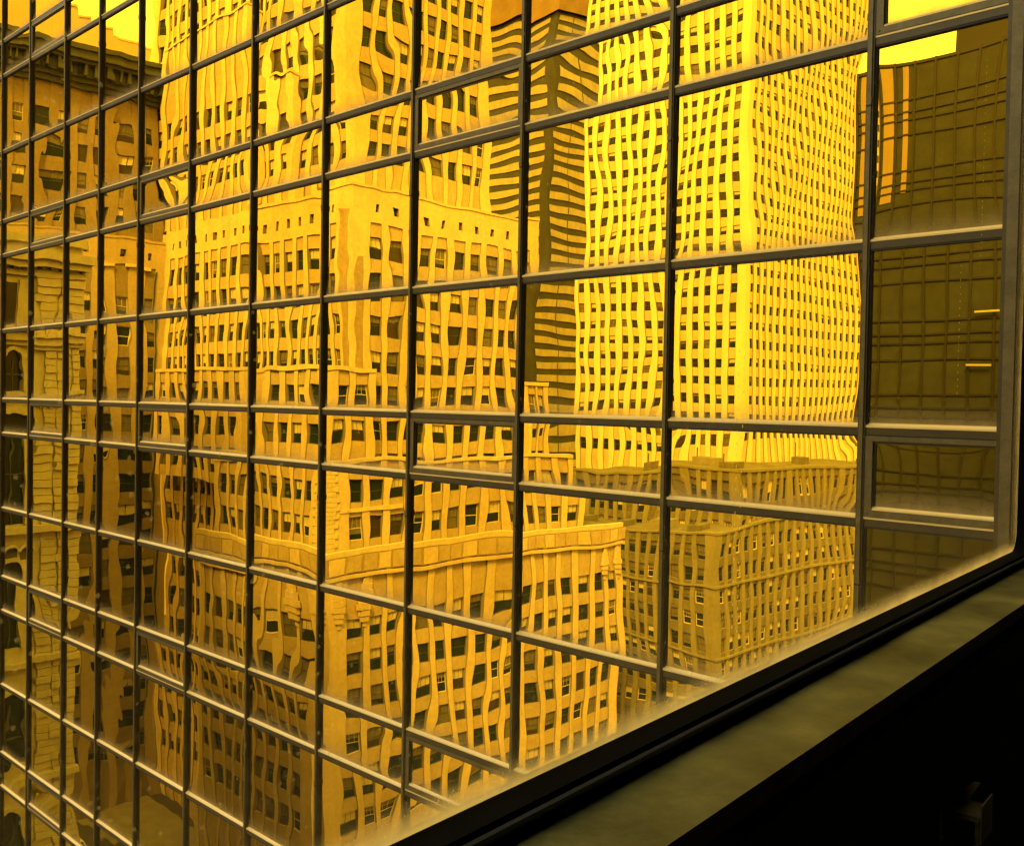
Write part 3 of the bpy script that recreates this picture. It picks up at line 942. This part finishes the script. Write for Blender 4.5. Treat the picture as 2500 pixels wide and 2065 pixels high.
vehicle('delivery_van', 'white delivery van in the dark street at the lower left of the reflection', 'van', (-112.5, 45.0), 'white', 'vehicles in the street', 'van')
vehicle('parked_car', 'white car behind the delivery van in the dark street', 'car', (-104.0, 45.4), 'white', 'vehicles in the street', 'car')
vehicle('taxi_cab', 'yellow cab ahead of the white car in the dark street', 'car', (-97.0, 44.8), 'yellow', 'vehicles in the street', 'car')
vehicle('parked_car', 'dark car at the far kerb of the dark street', 'car', (-108.0, 49.6), 'dark', 'vehicles in the street', 'car')

# ------------------------------------------------------------------ the photographer's room and its window
d_ = R(4.95)
EV = Vector((-math.sin(d_), math.cos(d_), 0))          # along the window wall, towards the glass front
NV = Vector((-math.cos(d_), -math.sin(d_), 0))         # out through the window
M['black_paint'] = mottled('black_window_paint', (0.0015, 0.0013, 0.001), (0.004, 0.0035, 0.0025), 6.0, 0.9)
M['black_paint'].node_tree.nodes['Principled BSDF'].inputs['Specular IOR Level'].default_value = 0.05
def sill_metal():
    N = Nodes('olive_sill')
    big = N.noise(4.5, 4.0, .55)
    fine = N.noise(70.0, 4.0, .75)
    scr = N.noise(1.0, 3.0, .6, stretch=(220.0, 9.0, 60.0))
    f = N.math('ADD', N.math('MULTIPLY', big, .72), N.math('MULTIPLY', fine, .28))
    vor = N.add('ShaderNodeTexVoronoi'); vor.inputs['Scale'].default_value = 38.0
    tc = N.add('ShaderNodeTexCoord'); N.link(tc.outputs['Object'], vor.inputs['Vector'])
    spk = N.math('MULTIPLY', N.math('LESS_THAN', vor.outputs['Distance'], .085), N.math('GREATER_THAN', N.noise(6.0, 3.0), .52))
    f = N.math('ADD', f, N.math('MULTIPLY', spk, .16))
    c = N.ramp(f, [(.36, (.030, .028, .007)), (.50, (.11, .094, .022)), (.64, (.23, .18, .040))])
    N.link(c, N.bsdf.inputs['Base Color'])
    rgh = N.math('ADD', .36, N.math('MULTIPLY', fine, .35))
    N.link(rgh, N.bsdf.inputs['Roughness'])
    N.bsdf.inputs['Specular IOR Level'].default_value = .3
    b = N.add('ShaderNodeBump'); b.inputs['Strength'].default_value = .35; b.inputs['Distance'].default_value = .0012
    N.link(N.math('ADD', fine, N.math('MULTIPLY', scr, .6)), b.inputs['Height'])
    N.link(b.outputs[0], N.bsdf.inputs['Normal'])
    return N.m
M['sill_metal'] = sill_metal()
M['room'] = plain('dark_room_paint', (0.035, 0.028, 0.016), 0.9)
M['brass'] = mottled('dull_brass', (0.32, 0.22, 0.07), (0.50, 0.36, 0.12), 20.0, 0.4, 0.3)
M['bead_strip'] = plain('dusty_strip', (0.03, 0.027, 0.013), 0.7)

def W(w, t, z):
    return CAM + NV * w + EV * t + Vector((0, 0, z))
def wbox(mb, w0, w1, t0, t1, z0, z1, m):
    mb.hexa([W(w0, t0, z0), W(w1, t0, z0), W(w1, t1, z0), W(w0, t1, z0),
             W(w0, t0, z1), W(w1, t0, z1), W(w1, t1, z1), W(w0, t1, z1)], m)
T0_, T1_ = -2.2, 3.93
RZ, LZ = -.515, -.550                                  # top of the bottom rail, top of the sill
WO = .822
ZH = 1.75
win = empty('window_frame', W(.78, 1.0, RZ), 'black steel window frame round the dusty pane in the near foreground', 'window')
b = MB()
wbox(b, .758, WO, T0_, T1_ + .10, LZ - .08, RZ, 'black_paint')
b.build('bottom_rail', win, win.location)
b = MB()
# side jamb with its rounded inside corner
wbox(b, .70, WO, T1_, T1_ + .12, RZ + .0005, ZH, 'black_paint')
rad = .075
pts = [(T1_ - .0005, RZ + .0005)] + [(T1_ - rad + rad * math.sin(a), RZ + rad - rad * math.cos(a)) for a in [math.pi / 2 * k / 10 for k in range(11)]]
prof = [W(.70, t, z) for t, z in pts]
b.prism(prof, NV * (WO - .70 - .001), 'black_paint')
b.build('side_jamb', win, win.location)
b = MB()
wbox(b, .70, WO, T0_, T1_ + .12, ZH + .001, ZH + .2, 'black_paint')
b.build('head_rail', win, win.location)
b = MB()
wbox(b, .70, WO, T0_ - .12, T0_ - .001, LZ - .08, ZH + .2, 'black_paint')
b.build('side_jamb', win, win.location)
b = MB()
b.tube(W(.752, T0_, RZ - .013), W(.752, T1_, RZ - .013), .006, .006, 'bead_strip', 8)
b.build('glazing_bead', win, win.location)
b = MB()
wbox(b, .602, .757, T0_, T1_ + .02, LZ - .035, LZ, 'sill_metal')
tag(b.build('sill', win, win.location), label='stained olive metal window sill')

# dusty glass
def dusty_glass():
    N = Nodes('dusty_window_glass')
    tr = N.add('ShaderNodeBsdfTransparent')
    tl = N.add('ShaderNodeBsdfTranslucent')
    tl.inputs['Color'].default_value = (1.0, 0.74, 0.24, 1)
    uv = N.add('ShaderNodeUVMap')
    sp = N.add('ShaderNodeSeparateXYZ')
    N.link(uv.outputs[0], sp.inputs[0])
    nz = N.noise(4.0, 5.0, 0.6)
    lowd = N.math('SUBTRACT', 1.0, N.math('DIVIDE', sp.outputs[1], 0.048), clamp=True)
    sided = N.math('SUBTRACT', 1.0, N.math('DIVIDE', sp.outputs[0], 0.14), clamp=True)
    wide = N.math('SUBTRACT', 1.0, N.math('DIVIDE', sp.outputs[1], 0.45), clamp=True)
    edge = N.math('MAXIMUM', N.math('ADD', N.math('POWER', lowd, 1.7), N.math('MULTIPLY', N.math('POWER', wide, 1.5), .04)), N.math('MULTIPLY', N.math('POWER', sided, 2.0), .5))
    d1 = N.math('MULTIPLY', edge, N.math('ADD', .15, N.math('MULTIPLY', nz, 1.4)))
    vor = N.add('ShaderNodeTexVoronoi')
    vor.inputs['Scale'].default_value = 75.0
    tc = N.add('ShaderNodeTexCoord')
    N.link(tc.outputs['Object'], vor.inputs['Vector'])
    speck = N.math('MULTIPLY', N.math('LESS_THAN', vor.outputs['Distance'], 0.16), N.math('GREATER_THAN', N.noise(3.5, 4.0, .7), .50))
    grain = N.math('MULTIPLY', N.math('SUBTRACT', N.noise(160.0, 3.0, .7), .5, clamp=True), N.math('ADD', .05, wide))
    # two pairs of pale dotted rows
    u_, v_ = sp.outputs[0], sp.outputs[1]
    dot_rows = None
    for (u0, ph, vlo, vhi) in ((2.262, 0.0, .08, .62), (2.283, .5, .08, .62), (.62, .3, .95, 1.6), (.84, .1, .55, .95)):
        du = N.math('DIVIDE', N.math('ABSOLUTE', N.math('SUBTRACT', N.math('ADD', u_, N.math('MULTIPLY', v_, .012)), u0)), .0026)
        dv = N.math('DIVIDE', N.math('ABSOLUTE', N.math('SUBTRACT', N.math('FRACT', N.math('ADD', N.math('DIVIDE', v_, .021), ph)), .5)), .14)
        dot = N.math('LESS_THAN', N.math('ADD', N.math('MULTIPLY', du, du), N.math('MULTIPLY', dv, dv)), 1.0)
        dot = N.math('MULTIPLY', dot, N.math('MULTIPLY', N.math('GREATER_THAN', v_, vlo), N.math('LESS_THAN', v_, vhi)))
        dot_rows = dot if dot_rows is None else N.math('MAXIMUM', dot_rows, dot)
    d1 = N.math('ADD', d1, N.math('MULTIPLY', dot_rows, .40))
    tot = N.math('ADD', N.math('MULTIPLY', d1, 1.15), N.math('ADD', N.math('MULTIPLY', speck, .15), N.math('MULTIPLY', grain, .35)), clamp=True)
    mx = N.add('ShaderNodeMixShader')
    N.link(tot, mx.inputs[0]); N.link(tr.outputs[0], mx.inputs[1]); N.link(tl.outputs[0], mx.inputs[2])
    N.link(mx.outputs[0], N.out.inputs['Surface'])
    return N.m
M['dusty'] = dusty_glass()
me = bpy.data.meshes.new('glass_pane')
pv = [W(.805, T0_, RZ + .001) - win.location, W(.805, T1_ - .001, RZ + .001) - win.location, W(.805, T1_ - .001, ZH) - win.location, W(.805, T0_, ZH) - win.location]
me.from_pydata([tuple(p) for p in pv], [], [(0, 1, 2, 3)])
l = me.uv_layers.new(name='UVMap')
for i, (u, v) in enumerate(((T1_ - T0_, 0), (0, 0), (0, ZH - RZ), (T1_ - T0_, ZH - RZ))):
    l.data[i].uv = (u, v)
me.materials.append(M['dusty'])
o = bpy.data.objects.new('glass_pane', me); COL.objects.link(o); o.parent = win

# room shell
b = MB(); wbox(b, -4.2, .60, -3.6, 4.3, -1.55, -1.45, 'room'); tag(b.build('floor'), kind='structure')
b = MB(); wbox(b, -4.2, .82, -3.6, 4.3, ZH + .21, ZH + .35, 'room'); tag(b.build('ceiling'), kind='structure')
b = MB(); wbox(b, .615, .82, -3.6, T1_ + .12, -1.6, LZ - .082, 'room'); tag(b.build('wall'), kind='structure')       # apron under the window
b = MB(); wbox(b, -4.2, .699, T1_ + .001, T1_ + .3, -1.44, ZH + .2, 'room'); tag(b.build('wall'), kind='structure')
b = MB(); wbox(b, -4.2, .82, -3.7, T0_ - .125 - .9, -1.44, ZH + .2, 'room'); tag(b.build('wall'), kind='structure')
b = MB(); wbox(b, .62, .82, T0_ - 1.0, T0_ - .121, -1.44, ZH + .2, 'room'); tag(b.build('wall'), kind='structure')
b = MB(); wbox(b, -4.3, -4.201, -3.6, 4.3, -1.44, ZH + .2, 'room'); tag(b.build('wall'), kind='structure')
# the building that holds the room
ow = MB()
wbox(ow, -16, .815, -30, T1_ + 3.02, ZH + .36, 46, 'core')
wbox(ow, -16, .815, -30, T1_ + 3.02, STREET, -1.61, 'core')
wbox(ow, .2, .815, T1_ + .125, T1_ + 3.02, -1.6, ZH + .355, 'core')
wbox(ow, .2, .815, -30, -3.71, -1.6, ZH + .355, 'core')
o = ow.build('brick_office_building', None, (4, -20, 0))
tag(o, 'dark office building that holds the room with the near window', 'office building')

# dull brass bracket low on the wall
BT = 2.28
br = empty('brass_bracket', W(.57, BT + .04, -.955), 'dull brass bracket with two round tipped pins in the dark lower right corner', 'bracket')
b = MB()
wbox(b, .524, .614, BT, BT + .09, -.897, -.885, 'brass')
wbox(b, .520, .5235, BT + .004, BT + .10, -.945, -.862, 'brass')
b.hexa([W(.566, BT + .06, -.8845), W(.600, BT + .06, -.8845), W(.600, BT + .066, -.8845), W(.566, BT + .066, -.8845),
        W(.538, BT + .06, -.832), W(.552, BT + .06, -.832), W(.552, BT + .066, -.832), W(.538, BT + .066, -.832)], 'brass')
b.build('plate', br, br.location)
for w in (.529, .606):
    b = MB()
    b.tube(W(w, BT + .006, -.948), W(w, BT + .006, -.8975), .0045, .0045, 'brass', 12)
    b.build('pin', br, br.location)
    b = MB()
    for k in range(6):
        a0, a1 = -math.pi / 2 + math.pi * k / 6, -math.pi / 2 + math.pi * (k + 1) / 6
        b.tube(W(w, BT + .006, -.955 + .008 * math.sin(a0)), W(w, BT + .006, -.955 + .008 * math.sin(a1)), max(.0005, .008 * math.cos(a0)), max(.0005, .008 * math.cos(a1)), 'brass', 12)
    b.build('pin_tip', br, br.location)
